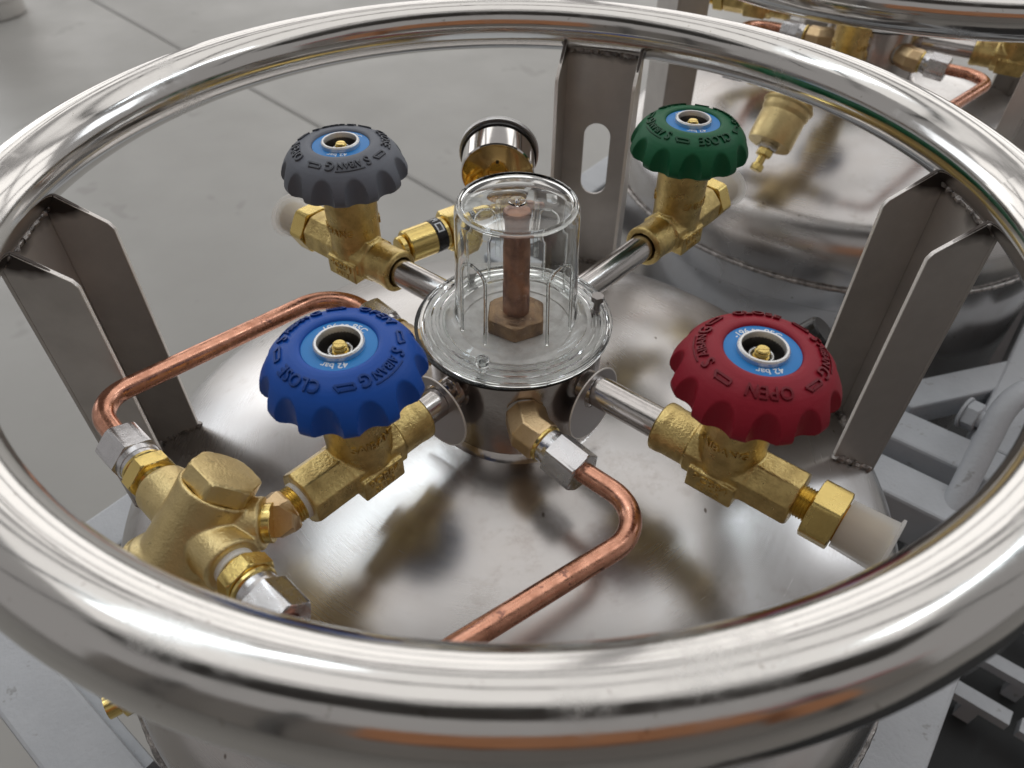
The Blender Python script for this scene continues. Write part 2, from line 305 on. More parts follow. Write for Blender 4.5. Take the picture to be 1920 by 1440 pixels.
WM = {}
def put(name, me, m, parent=None, mw=I4, **props):
    if isinstance(me, MB): me = me.mesh(name)
    if m is not None:
        if len(me.materials) == 0: me.materials.append(m)
    o = bpy.data.objects.new(name, me); COL.objects.link(o)
    if m is not None and me.materials[0] != m:
        o.material_slots[0].link = 'OBJECT'; o.material_slots[0].material = m
    WM[o.name] = mw.copy()
    if parent is not None:
        o.parent = parent; o.matrix_basis = WM[parent.name].inverted() @ mw
    else: o.matrix_basis = mw
    for k, v in props.items(): o[k] = v
    return o
def empty(name, mw, parent=None, **props):
    o = bpy.data.objects.new(name, None); COL.objects.link(o); o.empty_display_size = 0.02
    WM[o.name] = mw.copy()
    if parent is not None: o.parent = parent; o.matrix_basis = WM[parent.name].inverted() @ mw
    else: o.matrix_basis = mw
    for k, v in props.items(): o[k] = v
    return o
def fuse(mb, voxel, smooth=6, name="cast"):
    """blend overlapping solids into one casting"""
    me = mb.mesh(name, False); o = bpy.data.objects.new("tmp", me); COL.objects.link(o)
    r = o.modifiers.new("r", 'REMESH'); r.mode = 'VOXEL'; r.voxel_size = voxel; r.use_smooth_shade = True
    sm = o.modifiers.new("s", 'SMOOTH'); sm.factor = 0.5; sm.iterations = smooth
    dg = bpy.context.evaluated_depsgraph_get(); out = bpy.data.meshes.new_from_object(o.evaluated_get(dg))
    out.name = name; bpy.data.objects.remove(o); bpy.data.meshes.remove(me)
    out.polygons.foreach_set("use_smooth", [True] * len(out.polygons)); return out
def text_mesh(s, size, depth=0.0, spacing=1.0):
    """returns verts (x centred, y baseline), faces, width"""
    c = bpy.data.curves.new("t", 'FONT'); c.body = s; c.size = size; c.extrude = depth / 2; c.align_x = 'CENTER'
    c.space_character = spacing; c.resolution_u = 3; c.offset = size * 0.014
    o = bpy.data.objects.new("t", c); COL.objects.link(o)
    dg = bpy.context.evaluated_depsgraph_get(); me = bpy.data.meshes.new_from_object(o.evaluated_get(dg))
    bm = bmesh.new(); bm.from_mesh(me); bmesh.ops.remove_doubles(bm, verts=bm.verts, dist=1e-6)
    bmesh.ops.triangulate(bm, faces=bm.faces)
    if depth > 0:
        for _ in range(4):
            lim = size * 0.16; ed = [e for e in bm.edges if e.calc_length() > lim]
            if not ed: break
            bmesh.ops.subdivide_edges(bm, edges=ed, cuts=1); bmesh.ops.triangulate(bm, faces=bm.faces)
    vs = [tuple(v.co) for v in bm.verts]; fs = [tuple(v.index for v in f.verts) for f in bm.faces]; bm.free()
    bpy.data.objects.remove(o); bpy.data.curves.remove(c); bpy.data.meshes.remove(me); return vs, fs

# ------------------------------------------------------------------ main dimensions (metres; ring centre is the origin)
RR, RT = 0.25, 0.017
FLOOR = -1.2
def dome_z(r, zc=-0.135, Rc=0.5, Rt=0.26, k=0.05):
    rk = Rt - k; a = math.asin(rk / (Rc - k)); rj = Rc * sin(a); zk = zc - Rc + Rc * cos(a) - k * cos(a)
    if r < rj: return zc - Rc + sqrt(Rc * Rc - r * r)
    return zk + sqrt(max(0, k * k - (r - rk) ** 2))

# ================================================================== the valve (local frame: x = outlet, z = up, origin on the flow axis under the stem)
LZ = 0.0745      # height of the label disc above the pipe axis
PROF = [(0.0166, -0.0012), (0.0171, -0.0002), (0.0180, 0.0003), (0.0192, 0.0004), (0.0212, 0.0001), (0.023, -0.0005), (0.025, -0.0012),
        (0.027, -0.0021), (0.029, -0.0033), (0.031, -0.0050), (0.033, -0.0073), (0.0347, -0.0099), (0.0361, -0.0127), (0.0371, -0.0155), (0.0375, -0.0179), (0.0372, -0.0200), (0.0362, -0.0216), (0.0345, -0.0225), (0.029, -0.0222), (0.022, -0.0200), (0.015, -0.0195)]
def dens(p, k):
    out = []
    for i in range(len(p) - 1):
        for j in range(k): q = j / k; out.append((p[i][0] * (1 - q) + p[i + 1][0] * q, p[i][1] * (1 - q) + p[i + 1][1] * q))
    return out + [p[-1]]
def top_z(r):
    for (a, za), (b, zb) in zip(PROF[:15], PROF[1:16]):
        if a <= r <= b: return za + (zb - za) * (r - a) / (b - a)
    return PROF[14][1]
for k_, c_ in (('red', (0.30, 0.008, 0.024)), ('blue', (0.008, 0.085, 0.43)), ('green', (0.008, 0.125, 0.05)), ('grey', None)):
    b_ = M[k_].node_tree.nodes["Principled BSDF"]; b_.inputs["Specular IOR Level"].default_value = 0.32
    if c_: b_.inputs["Base Color"].default_value = (*c_, 1)
for k_ in ('red', 'blue', 'green', 'grey'):      # raised marks: darker plastic copies, shading contrast put into the colour
    m_ = M[k_].copy(); m_.name = k_ + "_shaded_plastic"; b_ = m_.node_tree.nodes["Principled BSDF"]
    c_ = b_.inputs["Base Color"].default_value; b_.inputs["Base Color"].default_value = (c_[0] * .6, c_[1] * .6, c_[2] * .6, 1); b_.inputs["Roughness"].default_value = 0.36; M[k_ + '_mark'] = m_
def wheel_mesh():
    nn = 12
    def fr(t, z, r):
        a = ((t + pi / nn) % (2 * pi / nn)) - pi / nn
        rho = 0.0072; dn = 0.0396
        s = dn * sin(a)
        if abs(s) < rho: r = min(r, dn * cos(a) - sqrt(rho * rho - s * s))
        return max(r, 0.0)
    mb = MB(); prof = [(0.0166, -0.006)] + dens(PROF, 3) + [(0.015, -0.006)]
    mb.lathe(prof, I4, 480, lambda t, z, r: fr(t, z, r) if r > 0.03 else r, caps=False)
    # web that closes the recess under the label
    mb.loop_lathe([(0.0108, -0.0048), (0.0168, -0.0048), (0.0168, -0.0070), (0.0108, -0.0070)], I4, 64)
    return mb.mesh("handwheel", True, 38)
def wheel_letters():
    mb = MB()
    # clockwise: OPEN, maker's word, CLOSE, maker's word; tops of letters outward; start angle 0 = centre of OPEN
    def word(s, size, ang, r0, sp=1.0, mono=None):
        vs, fs = text_mesh(s, size, 0.0021, sp)
        q = []
        for x, y, z in vs:
            th = ang - x / (r0 + 0.5 * size * .7); rr = r0 + y
            q.append((rr * cos(th), rr * sin(th), top_z(rr) + z + 0.00012))
        mb.add(q, fs)
    r0 = 0.0238
    word("OPEN", 0.0072, 0.0, r0, 1.1); word("CLOSE", 0.0072, -pi, r0, 1.05)
    for c in (-pi / 2, pi / 2):
        word("AIBAN", 0.0050, c, r0 + 0.0006, 1.0); word("S", 0.0076, c + 0.42, r0 - 0.0003); word("G", 0.0076, c - 0.42, r0 - 0.0003)
        # rule over the small letters
        vs = []; fs = []; n = 8
        for j in range(n + 1):
            th = c + 0.30 - 0.6 * j / n
            for rr in (r0 + 0.0050, r0 + 0.0055):
                for dz in (-0.0004, 0.0007): vs.append((rr * cos(th), rr * sin(th), top_z(rr) + dz))
        for j in range(n):
            a = j * 4; fs += [(a + 1, a + 3, a + 7, a + 5), (a, a + 1, a + 5, a + 4), (a + 2, a + 6, a + 7, a + 3)]
        mb.add(vs, fs)
    # arrows between the words
    for c, d in ((-0.78, 1), (0.78, 1), (pi - 0.80, 1), (-pi + 0.80, 1)):
        def bar(p, q, w=0.00045):
            dx, dy = q[0] - p[0], q[1] - p[1]; l = sqrt(dx * dx + dy * dy); nx, ny = -dy / l * w, dx / l * w
            co = []
            for (x, y) in ((p[0] + nx, p[1] + ny), (q[0] + nx, q[1] + ny), (q[0] - nx, q[1] - ny), (p[0] - nx, p[1] - ny)):
                th = c - x / 0.026; rr = 0.0258 + y
                for dz in (-0.0006, 0.0010): co.append((rr * cos(th), rr * sin(th), top_z(rr) + dz))
            mb.add(co, [(1, 3, 5, 7), (0, 1, 3, 2), (2, 3, 5, 4), (4, 5, 7, 6), (6, 7, 1, 0)])
        bar((-0.0042, 0), (0.0042, 0)); bar((0.0042, 0), (0.0020, 0.0024)); bar((-0.0042, 0), (-0.0042, 0.0020)); bar((-0.0042, 0.0020), (0.0016, 0.0020))
    return mb.mesh("raised_lettering", False)
def label_print():
    mb = MB()
    for s, ang, size in (("-196 to 85C", pi / 2, 0.0046), ("42 bar", -pi / 2, 0.0046)):
        vs, fs = text_mesh(s, size, 0.0)
        r0 = 0.0119
        mb.add([((r0 + y) * cos(ang - x / (r0 + .0015)), (r0 + y) * sin(ang - x / (r0 + .0015)), -0.00052) for x, y, z in vs], fs)
    return mb.mesh("printed_text", False)
def body_mesh():
    mb = MB(); X = frame((0, 0, 0), (1, 0, 0))
    # pipe socket (hollow mouth)
    mb.loop_lathe([(0.0098, -0.0385), (0.0125, -0.0385), (0.0136, -0.0375), (0.0136, -0.034), (0.0131, -0.031), (0.0131, -0.0155), (0.0004, -0.0155), (0.0004, -0.0335), (0.0098, -0.0335)], X, 48)
    mb.poly(8, 0.0152, -0.018, 0.0145, X, 0.001, pi / 8)
    mb.poly(8, 0.0147, 0.013, 0.0375, X, 0.001, pi / 8)
    mb.poly(8, 0.0138, 0.010, 0.020, X, 0.0, pi / 8)
    for s in (-1, 1): mb.box(-0.013, 0.012, min(s * 0.006, s * 0.0162), max(s * 0.006, s * 0.0162), -0.0125, 0.001)
    mb.lathe([(0.004, -0.013), (0.011, -0.010), (0.0150, -0.003), (0.0158, 0.006), (0.0160, 0.020), (0.0166, 0.040), (0.0168, 0.0465), (0.0162, 0.0475), (0.0136, 0.0475), (0.0136, 0.0405)], I4, 48)
    return fuse(mb, 0.00055, 3, "valve_body")
def body_letters():
    mb = MB()
    for s in (-1, 1):
        vs, fs = text_mesh("9CB84", 0.0068, 0.0014)
        m = Matrix(((-s, 0, 0, -0.0005), (0, 0, s, s * 0.0162), (0, 1, 0, -0.0052), (0, 0, 0, 1)))
        mb.add(vs, fs, m)
        vs, fs = text_mesh("2017.2", 0.0046, 0.0008)
        m2 = m.copy(); m2[2][3] = -0.0105; mb.add(vs, fs, m2)
        vs, fs = text_mesh("SAIBANG", 0.0062, 0.0016, 1.05)
        for k, a0 in enumerate((s * pi / 2,)):
            q = []
            for x, y, z in vs:
                th = a0 + x / 0.0160; q.append(((0.0161 + z) * cos(th), (0.0161 + z) * sin(th), 0.020 + y))
            mb.add(q, fs)
    return mb.mesh("cast_lettering", False)
def threads(mb, r, z0, z1, m, pitch=0.0014, depth=0.0007, n=36):
    p = []; z = z0
    while z < z1 - pitch: p += [(r - depth, z), (r, z + pitch / 2)]; z += pitch
    p.append((r - depth, z)); mb.lathe(p, m, n)
VD = {}
def build_valve_data():
    VD['wheel'] = wheel_mesh(); VD['letters'] = wheel_letters(); VD['print'] = label_print(); VD['body'] = body_mesh(); VD['bletters'] = body_letters()
    b = MB(); b.lathe([(0.0166, -0.0021), (0.0166, -0.0007), (0.0160, -0.0006), (0.0100, -0.0006), (0.0100, -0.0030)], I4, 72, caps=False); VD['label'] = b.mesh("label_disc")
    b = MB(); b.loop_lathe([(0.0094, -0.0105), (0.0092, 0.0014), (0.0096, 0.0021), (0.0105, 0.0021), (0.0111, 0.0014), (0.0113, -0.0025), (0.0104, -0.0105)], I4, 64)
    VD['collar'] = b.mesh("stem_collar")
    b = MB(); b.lathe([(0.0093, 0.0008), (0.0090, -0.0090), (0.0002, -0.0092)], I4, 40, caps=False)
    VD['cup'] = b.mesh("collar_cup")
    b = MB()
    for r_, z_ in ((0.0052, -0.0050), (0.0050, -0.0034), (0.0052, -0.0066)):
        b.tube([(r_ * cos(t), r_ * sin(t), z_) for t in np.linspace(0, 2 * pi, 33)], 0.00055, 8, False)
    VD['spring'] = b.mesh("stem_spring")
    b = MB(); b.cyl(0.0039, -0.0092, -0.0036, I4, 28, 0.0004); b.cyl(0.0030, -0.0040, 0.0004, I4, 28, 0.0005); b.cyl(0.0034, -0.0018, -0.0008, I4, 28, 0.0002)
    b.box(-0.0026, 0.0026, -0.0003, 0.0003, 0.0004, 0.00055)
    VD['stem'] = b.mesh("brass_stem")
    b = MB(); b.cyl(0.0122, 0.0400, 0.0560, I4, 40, 0.0006); b.cyl(0.0134, 0.0485, 0.0515, I4, 40, 0.0005); VD['gland'] = b.mesh("gland")
build_valve_data()

def valve(parent, az, pos, colour, open_az, hexes, label):
    """hexes = (nipple_out, hex0, hex1, plug_end) distances from the stem axis"""
    c, s = cos(az), sin(az)
    m = Matrix(((c, -s, 0, pos[0]), (s, c, 0, pos[1]), (0, 0, 1, pos[2]), (0, 0, 0, 1)))
    v = put("valve", VD['body'], M['brass'], parent, m, label=label)
    put("cast_lettering", VD['bletters'], M['brass'], v, m, kind="stuff")
    put("gland", VD['gland'], M['brassm'], v, m)
    mt = T(pos[0], pos[1], pos[2] + LZ); ml = mt @ T(0, 0, -0.0003)
    mo = mt @ Matrix.Rotation(open_az, 4, 'Z')
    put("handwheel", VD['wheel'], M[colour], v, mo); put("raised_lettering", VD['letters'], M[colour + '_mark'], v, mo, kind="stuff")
    put("label_disc", VD['label'], M['label'], v, ml); put("printed_text", VD['print'], M['print'], v, ml, kind="stuff")
    put("stem_collar", VD['collar'], M['alu'], v, ml); put("collar_cup", VD['cup'], M['cupm'], v, ml)
    put("stem_spring", VD['spring'], M['alu'], v, ml); put("stem", VD['stem'], M['brassm'], v, ml)
    # pipe to the hub
    r = sqrt(pos[0] ** 2 + pos[1] ** 2)
    d = Vector((-c, -s, 0)); a = Vector(pos) + Vector((c, s, 0)) * -0.034
    b = MB(); b.cyl(0.0088, 0, r - 0.034 - 0.047, frame(a, d), 48); put("steel_pipe", b, M['pipe'], v)
    if hexes:
        n0, h0, h1, e = hexes; X = m @ frame((0, 0, 0), (1, 0, 0))
        b = MB(); threads(b, 0.0083, 0.034, h0 + .001, X); b.poly(6, 0.0160, h0, h1, X, 0.0007, 0.05); threads(b, 0.0104, h1, e - 0.001, X, 0.0017, 0.0010)
        b.cyl(0.0062, e - 0.0015, e, X)
        put("outlet_plug", b, M['brassm'], v)
    return v, m

def dust_cap(m, h1, e, label, group=None):
    """translucent push-on cap over a threaded outlet; a loose thing"""
    X = m @ frame((0, 0, 0), (1, 0, 0)) @ T(0, 0, h1 + 0.0006)
    L_ = e - h1
    b = MB(); b.loop_lathe([(0.0110, 0.0), (0.0122, 0.0), (0.0130, L_ - 0.001), (0.0150, L_ - 0.0006), (0.0150, L_ + 0.0006), (0.0118, L_ + 0.0006), (0.0118, L_ - .0002), (0.0112, L_ - .001)], I4, 56)
    b.lathe([(0.0001, L_), (0.0119, L_)], I4, 40, caps=False)
    p = dict(label=label, category="plastic cap")
    if group: p['group'] = group
    return put("dust_cap", b, M['cap'], None, X, **p)

# ================================================================== the tank
def build_tank(main=True):
    tank = empty("cryogenic_tank", T(0, 0, FLOOR), None, category="gas tank",
                 label="near stainless cryogenic tank with ring handle, four coloured handwheel valves and a clear dome cover")
    # ---- handle ring
    b = MB(); rows = []; n, k = 288, 56
    for i in range(n):
        a = 2 * pi * i / n
        rows.append([((RR + RT * cos(2 * pi * j / k)) * cos(a), (RR + RT * cos(2 * pi * j / k)) * sin(a), RT * sin(2 * pi * j / k)) for j in range(k)])
    rows.append(rows[0]); b.grid(rows); put("handle_ring", b, M['ring'], tank)
    # ---- head and shell
    b = MB(); rs = list(np.linspace(0.003, 0.2, 60)) + list(np.linspace(0.2, 0.26, 40)[1:])
    prof = [(0.003, dome_z(0.003))] + [(r, dome_z(r)) for r in rs[1:]]
    zk = prof[-1][1]; prof += [(0.26, zk - 0.03)]
    b.lathe(prof, I4, 256, caps=False); put("domed_head", b, M['dome'], tank)
    b = MB(); z0 = zk - 0.03
    b.lathe([(0.2625, z0 + 0.012), (0.2625, z0 - 0.012)], I4, 160, caps=False)
    b.lathe([(0.2600, z0 + 0.0145), (0.2625, z0 + 0.012)], I4, 160, caps=False)
    b.lathe([(0.2625, z0 - 0.012), (0.2605, z0 - 0.014), (0.2605, FLOOR + 0.14), (0.25, FLOOR + 0.12), (0.01, FLOOR + .12)], I4, 160, caps=False)
    put("shell", b, M['dome'], tank)
    # weld beads round the seam
    b = MB(); rows = []
    rnd = random.Random(3)
    for i in range(400):
        a = 2 * pi * i / 400; rr = 0.2622 + rnd.uniform(-.0003, .0003); q = 0.0020 + rnd.uniform(0, .0006)
        rows.append([((rr + q * cos(2 * pi * j / 8)) * cos(a), (rr + q * cos(2 * pi * j / 8)) * sin(a), z0 + 0.0135 + q * sin(2 * pi * j / 8)) for j in range(8)])
    rows.append(rows[0]); b.grid(rows); put("seam_weld", b, M['weld'], tank)

    # ---- posts: bent channels, open towards the hub
    def post(az, slot=False, w=0.027, label=None, lipr=0.2100):
        m = Matrix.Rotation(az, 4, 'Z'); th = 0.0022
        web, lip, zt = 0.2400, lipr, -0.0150
        o = MB()
        def zring(r): return -sqrt(max(0, RT ** 2 - (r - RR) ** 2)) + 0.0012
        # side flanges, outline in (r, z)
        out = [(web, zring(web)), (0.2345, -0.0052), (0.2300, -0.0080), (lip + 0.002, -0.0235), (lip, -0.027), (lip, dome_z(lip) + .0), (web, dome_z(web) - .001)]
        for s in (-1, 1):
            vs = []
            for t in (s * w, s * (w - th)):
                for r_, z_ in out: vs.append((r_, t, z_))
            n_ = len(out); fs = [tuple(range(n_)), tuple(range(2 * n_ - 1, n_ - 1, -1))] + [(i, (i + 1) % n_, n_ + (i + 1) % n_, n_ + i) for i in range(n_)]
            o.add(vs, fs, m)
        # web, with slot when wanted
        z1, zb = zring(web) , dome_z(web) - 0.002
        if not slot:
            o.box(web, web + th, -w, w, zb, z1, m)
        else:
            sc, sh, sw = -0.098, 0.020, 0.0105; k_ = 12
            ring_in = [(sw * cos(t), sc + sh + sw * sin(t)) for t in np.linspace(0, pi, k_)] + [(sw * cos(t), sc - sh + sw * sin(t)) for t in np.linspace(pi, 2 * pi, k_)]
            def outer(p):
                y, z = p; dy, dz = y, z - sc
                t = 1e9
                if abs(dy) > 1e-9: t = min(t, w / abs(dy))
                if dz > 1e-9: t = min(t, (z1 - sc) / dz)
                if dz < -1e-9: t = min(t, (zb - sc) / dz)
                return (dy * t, sc + dz * t)
            ins = ring_in; outs = [outer(p) for p in ins]
            # make sure the four corners are used
            def snap(cy, cz):
                i = min(range(len(outs)), key=lambda i: (outs[i][0] - cy) ** 2 + (outs[i][1] - cz) ** 2); outs[i] = (cy, cz)
            for cy in (-w, w):
                for cz in (zb, z1): snap(cy, cz)
            n_ = len(ins); vs = []
            for x in (web, web + th):
                vs += [(x, y, z) for y, z in ins]; vs += [(x, y, z) for y, z in outs]
            fs = []
            for i in range(n_):
                j = (i + 1) % n_
                fs += [(i, j, n_ + j, n_ + i), (2 * n_ + i, 3 * n_ + i, 3 * n_ + j, 2 * n_ + j), (i, 2 * n_ + i, 2 * n_ + j, j), (n_ + i, n_ + j, 3 * n_ + j, 3 * n_ + i)]
            o.add(vs, fs, m)
        me = o.mesh("post", False)
        p = put("post", me, M['post'], tank, I4, **(dict(label=label) if label else {}))
        bv = p.modifiers.new("b", 'BEVEL'); bv.width = 0.0004; bv.segments = 2; bv.limit_method = 'ANGLE'
        # bright cut edges along the flange lips
        e = MB()
        for s in (-1, 1):
            y0, y1 = sorted((s * (w + .0001), s * (w - th - .0001)))
            pts = [(0.2325, -0.0068), (lip + 0.002 - .0003, -0.0232), (lip - .0004, -0.027), (lip - .0004, dome_z(lip) + .002)]
            vs = []
            for r_, z_ in pts: vs += [(r_, y0, z_), (r_, y1, z_), (r_ + 0.0005, y0, z_ - .0002), (r_ + 0.0005, y1, z_ - .0002)]
            fs = []
            for i in range(len(pts) - 1):
                a = i * 4; fs += [(a, a + 1, a + 5, a + 4), (a + 2, a + 6, a + 7, a + 3), (a, a + 4, a + 6, a + 2), (a + 1, a + 3, a + 7, a + 5)]
            e.add(vs, fs, m)
        put("cut_edge", e, M['edge'], p)
        # welds at ring and head
        def bead(pts, r_):
            P_ = bend_path([m @ Vector(q) for q in pts], 0.001, 3) if len(pts) > 2 else [m @ Vector(q) for q in pts]
            full = []
            for i in range(len(P_) - 1):
                nn = max(2, int((P_[i + 1] - P_[i]).length / 0.0016))
                for j in range(nn): full.append(P_[i].lerp(P_[i + 1], j / nn))
            full.append(P_[-1])
            rnd = random.Random(int(az * 100) + int(r_ * 1e5))
            full = [q + Vector((rnd.uniform(-1, 1), rnd.uniform(-1, 1), rnd.uniform(-1, 1))) * r_ * 0.25 for q in full]
            wl = MB(); wl.tube(full, [r_ * (0.8 + 0.4 * (0.5 + 0.5 * sin(i * 2.1)) + rnd.uniform(-.1, .1)) for i in range(len(full))], 10); put("weld_bead", wl, M['weld'], p)
        for s in (-1, 1):
            bead([(0.2335, s * w, -0.0062), (web, s * w, zring(web) - .0008)], 0.0022)
            bead([(lip, s * w, dome_z(lip) + .0006), (web, s * w, dome_z(web) + .0006)], 0.0024)
        bead([(web - .0005, -w, zring(web) - .001), (web - .0005, w, zring(web) - .001)], 0.0020)
        bead([(web - .0005, -w, dome_z(web) + .001), (web - .0005, w, dome_z(web) + .001)], 0.0024)
        return p
    post(R(4.5), label="right channel post welded under the ring"); post(R(183.5), label="left channel post welded under the ring")
    post(R(74.0), True, 0.0290, "back channel post with a long slot in its web"); post(R(-82.0), False, 0.0275, "front channel post hidden below the ring", 0.2215)

    # ---- hub
    hx = 0.0025; H = T(hx, 0, 0)
    b = MB(); b.lathe([(0.051, -0.150), (0.0502, -0.146), (0.0500, -0.0800), (0.0495, -0.0790)], H, 128, caps=False)
    b.lathe([(0.058, -0.1395), (0.0545, -0.138), (0.0522, -0.1365), (0.0503, -0.1345)], H, 128, caps=False)
    hub = put("hub", b, M['hub'], tank)
    b = MB(); b.lathe([(0.0495, -0.0790), (0.0002, -0.0790)], H, 128, caps=False); b.lathe([(0.0500, -0.0802), (0.0530, -0.0798), (0.0530, -0.0786), (0.0400, -0.0784), (0.0315, -0.0784), (0.0310, -0.0789)], H, 128, caps=False)
    put("top_plate", b, M['plate'], hub)
    b = MB(); b.lathe([(0.0533, -0.0796), (0.0553, -0.0796), (0.0553, -0.0782), (0.0533, -0.0782)], T(hx - 0.0022, 0.0006, 0), 96, caps=False); put("gasket", b, M['black'], hub)
    # nut, stub and centre tube inside the cover
    b = MB(); b.poly(6, 0.0176, -0.0785, -0.0690, H, 0.0012, R(28), both=False, n=72); b.lathe([(0.0125, -0.069), (0.0105, -0.0684), (0.0085, -0.0684)], H, 48)
    put("centre_nut", b, M['bronze'], hub)
    b = MB(); b.lathe([(0.0074, -0.072), (0.0074, -0.0505), (0.0071, -0.0500), (0.0071, -0.0125), (0.0077, -0.0123), (0.0077, -0.0085), (0.0070, -0.0075), (0.0002, -0.0073)], H, 48, caps=False)
    put("centre_tube", b, M['oldcopper'], hub)
    # ---- clear cover
    b = MB(); w_ = 0.0016
    prof = [(0.0400, -0.0742), (0.0388, -0.0736), (0.0366, -0.0724), (0.0350, -0.0710), (0.0340, -0.0690), (0.0336, -0.060),
            (0.0325, -0.030), (0.0317, -0.0065), (0.0312, -0.0035), (0.0300, -0.0014), (0.0285, -0.0010), (0.0279, -0.0016), (0.0265, -0.0017), (0.0045, -0.0017), (0.0040, -0.0008), (0.0010, -0.0005),
            (0.0010, -0.0029), (0.0270, -0.0031), (0.0292, -0.0042), (0.0298, -0.0065), (0.0307, -0.030), (0.0321, -0.060), (0.0326, -0.0700), (0.0335, -0.0725), (0.0355, -0.0742), (0.0400, -0.0760)]
    b.loop_lathe(prof, H, 128)
    cover = put("clear_cover", b, M['glass'], tank)
    b = MB()
    b.loop_lathe([(0.0541, -0.0776), (0.0543, -0.0752), (0.0537, -0.0744), (0.0520, -0.0744), (0.0512, -0.0750), (0.0498, -0.0750), (0.0490, -0.0740), (0.0478, -0.0740), (0.0470, -0.0750), (0.0456, -0.0750),
            (0.0448, -0.0740), (0.0436, -0.0740), (0.0428, -0.0750), (0.0402, -0.0748), (0.0402, -0.0768), (0.0520, -0.0768), (0.0527, -0.0776)], H, 128)
    put("cover_flange", b, M['glass'], cover)
    # vertical arched ribs on the cover wall
    b = MB()
    for azr in (-47, -133, 47, 133):
        for s in (-1, 1):
            pts = []
            for q in np.linspace(0, 1, 26):
                z_ = -0.0690 + q * 0.046; wd = 0.0085
                if q > 0.80: t = (q - 0.80) / 0.20; wd = 0.0085 * sqrt(max(0, 1 - t * t))
                rr = 0.0337 - (z_ + 0.069) / 0.0625 * 0.0020 + 0.0005
                a = R(azr) + s * wd / rr
                pts.append((hx + rr * cos(a), rr * sin(a), z_))
            b.tube(pts, 0.0009, 10)
    put("arched_rib", b, M['glass'], cover, kind="stuff")
    b = MB()
    for azr, lift in ((-112, 0), (8, 0), (128, 0)):
        m = T(hx + 0.0462 * cos(R(azr)), 0.0462 * sin(R(azr)), -0.0749)
        b2 = MB(); hb = 0.0075 if azr == 8 else 0.0036
        b2.poly(6, 0.0040, hb, hb + 0.0034, m, 0.0005, R(azr + 12), n=48); b2.cyl(0.0020, -0.003, hb + .0002, m, 20)
        b2.cyl(0.0026, 0.0, 0.0015, m, 20, .0003)
        put("cover_bolt", b2, M['glass'] if azr == -112 else M['alud'], cover)
    for sx in (-1, 1):
        b = MB(); b.box(sx * 0.0098 - 0.0012, sx * 0.0098 + 0.0012, -0.005, 0.005, -0.0300, -0.0040, T(hx, 0, 0)); put("inner_clip", b.mesh("inner_clip", False), M['thin'], cover)
    # moulded arcs on the flange
    for c0, c1, rr in ((150, 205, 0.0405), (-75, -45, 0.0415), (-135, -118, 0.0415), (80, 112, 0.0410), (20, 40, 0.0405)):
        bb = MB(); bb.tube([(hx + rr * cos(R(a)), rr * sin(R(a)), -0.0749) for a in np.linspace(c0, c1, 18)], 0.0010, 8)
        put("moulded_arc", bb, M['thin'], cover)

    # ---- valves
    out = {}
    out['red'] = valve(tank, R(-39.1), (0.1082, -0.0865, -0.0955), 'red', R(-97), (0, 0.0440, 0.0580, 0.0800), "front right valve with a dark red handwheel")
    out['blue'] = valve(tank, R(-132.2), (-0.0745, -0.0835, -0.0970), 'blue', R(58), None, "front left valve with a blue handwheel")
    out['green'] = valve(tank, R(48.0), (0.1120, 0.1195, -0.0880), 'green', R(112), (0, 0.0385, 0.0500, 0.0700), "back right valve with a green handwheel")
    out['grey'] = valve(tank, R(142.0), (-0.1005, 0.0815, -0.0860), 'grey', R(200), (0, 0.0385, 0.0500, 0.0680), "back left valve with a slate grey handwheel")
    # white thread tape on the blue outlet and its 45 degree elbow
    def elbow(name, p0, d0, pc, d1, p1, rr, m_, par, sides=8, thread0=True, tape=True, rot=pi / 8):
        b = MB(); P0, PC, P1 = Vector(p0), Vector(pc), Vector(p1)
        D0 = (PC - P0).normalized(); D1 = (P1 - PC).normalized(); Nn = (D0 + D1).normalized()
        u = Vector((0, 0, 1)); rows = []
        def ring_(c, nrm, dirn, sc=1.0):
            w = dirn.cross(u).normalized(); r_ = []
            for j in range(sides * 4):
                a = 2 * pi * j / (sides * 4); q = ((a - rot) % (2 * pi / sides)) - pi / sides; rad = rr * sc * cos(pi / sides) / cos(q)
                p = c + (w * cos(a) + u * sin(a)) * rad
                t = (c - p).dot(nrm) / dirn.dot(nrm); r_.append(tuple(p + dirn * t))
            return r_
        rows = [ring_(P0, D0, D0, 0.93), ring_(P0 + D0 * .0012, D0, D0), ring_(PC, Nn, D0), ring_(P1 - D1 * .0012, D1, D1), ring_(P1, D1, D1, 0.93)]
        b.grid(rows, I4, True, True, True)
        me = b.mesh(name, True, 24); o = put(name, me, m_, par)
        bv = o.modifiers.new("b", 'BEVEL'); bv.width = 0.0008; bv.segments = 3; bv.limit_method = 'ANGLE'; bv.angle_limit = R(24)
        return o
    z = -0.0985
    # front elbow, nut and copper loop
    hubf = put("hub_fitting", MB().cyl(0.0100, 0, 0.0045, frame((0.0075, -0.0485, -0.1005), (0, -1, 0)), 40, .0008), M['white_tape'], tank)
    e = elbow("elbow_fitting", (0.0078, -0.0505, -0.1005), 0, (0.0105, -0.0640, -0.1005), 0, (0.0175, -0.0705, -0.1015), 0.0118, M['brasspink'], tank)
    def nut_set(name, p, d, Ln, R_, par, collar=True, rot=0.2):
        X = frame(p, d); b = MB()
        b.cyl(R_ * 0.78, -0.004, 0.0, X, 40, .0004)
        b.lathe([(R_ * 0.80, -0.0005), (R_ * 0.86, 0.003)], X, 60); b.poly(6, R_, 0.0025, Ln, X, 0.0010, rot, both=False, n=72)
        o = put(name, b, M['zinc'], par)
        bb = MB(); bb.cyl(R_ * 0.86, -0.0062, -0.0036, X, 40, .0006); put("brass_shoulder", bb, M['brassm'], o); return o
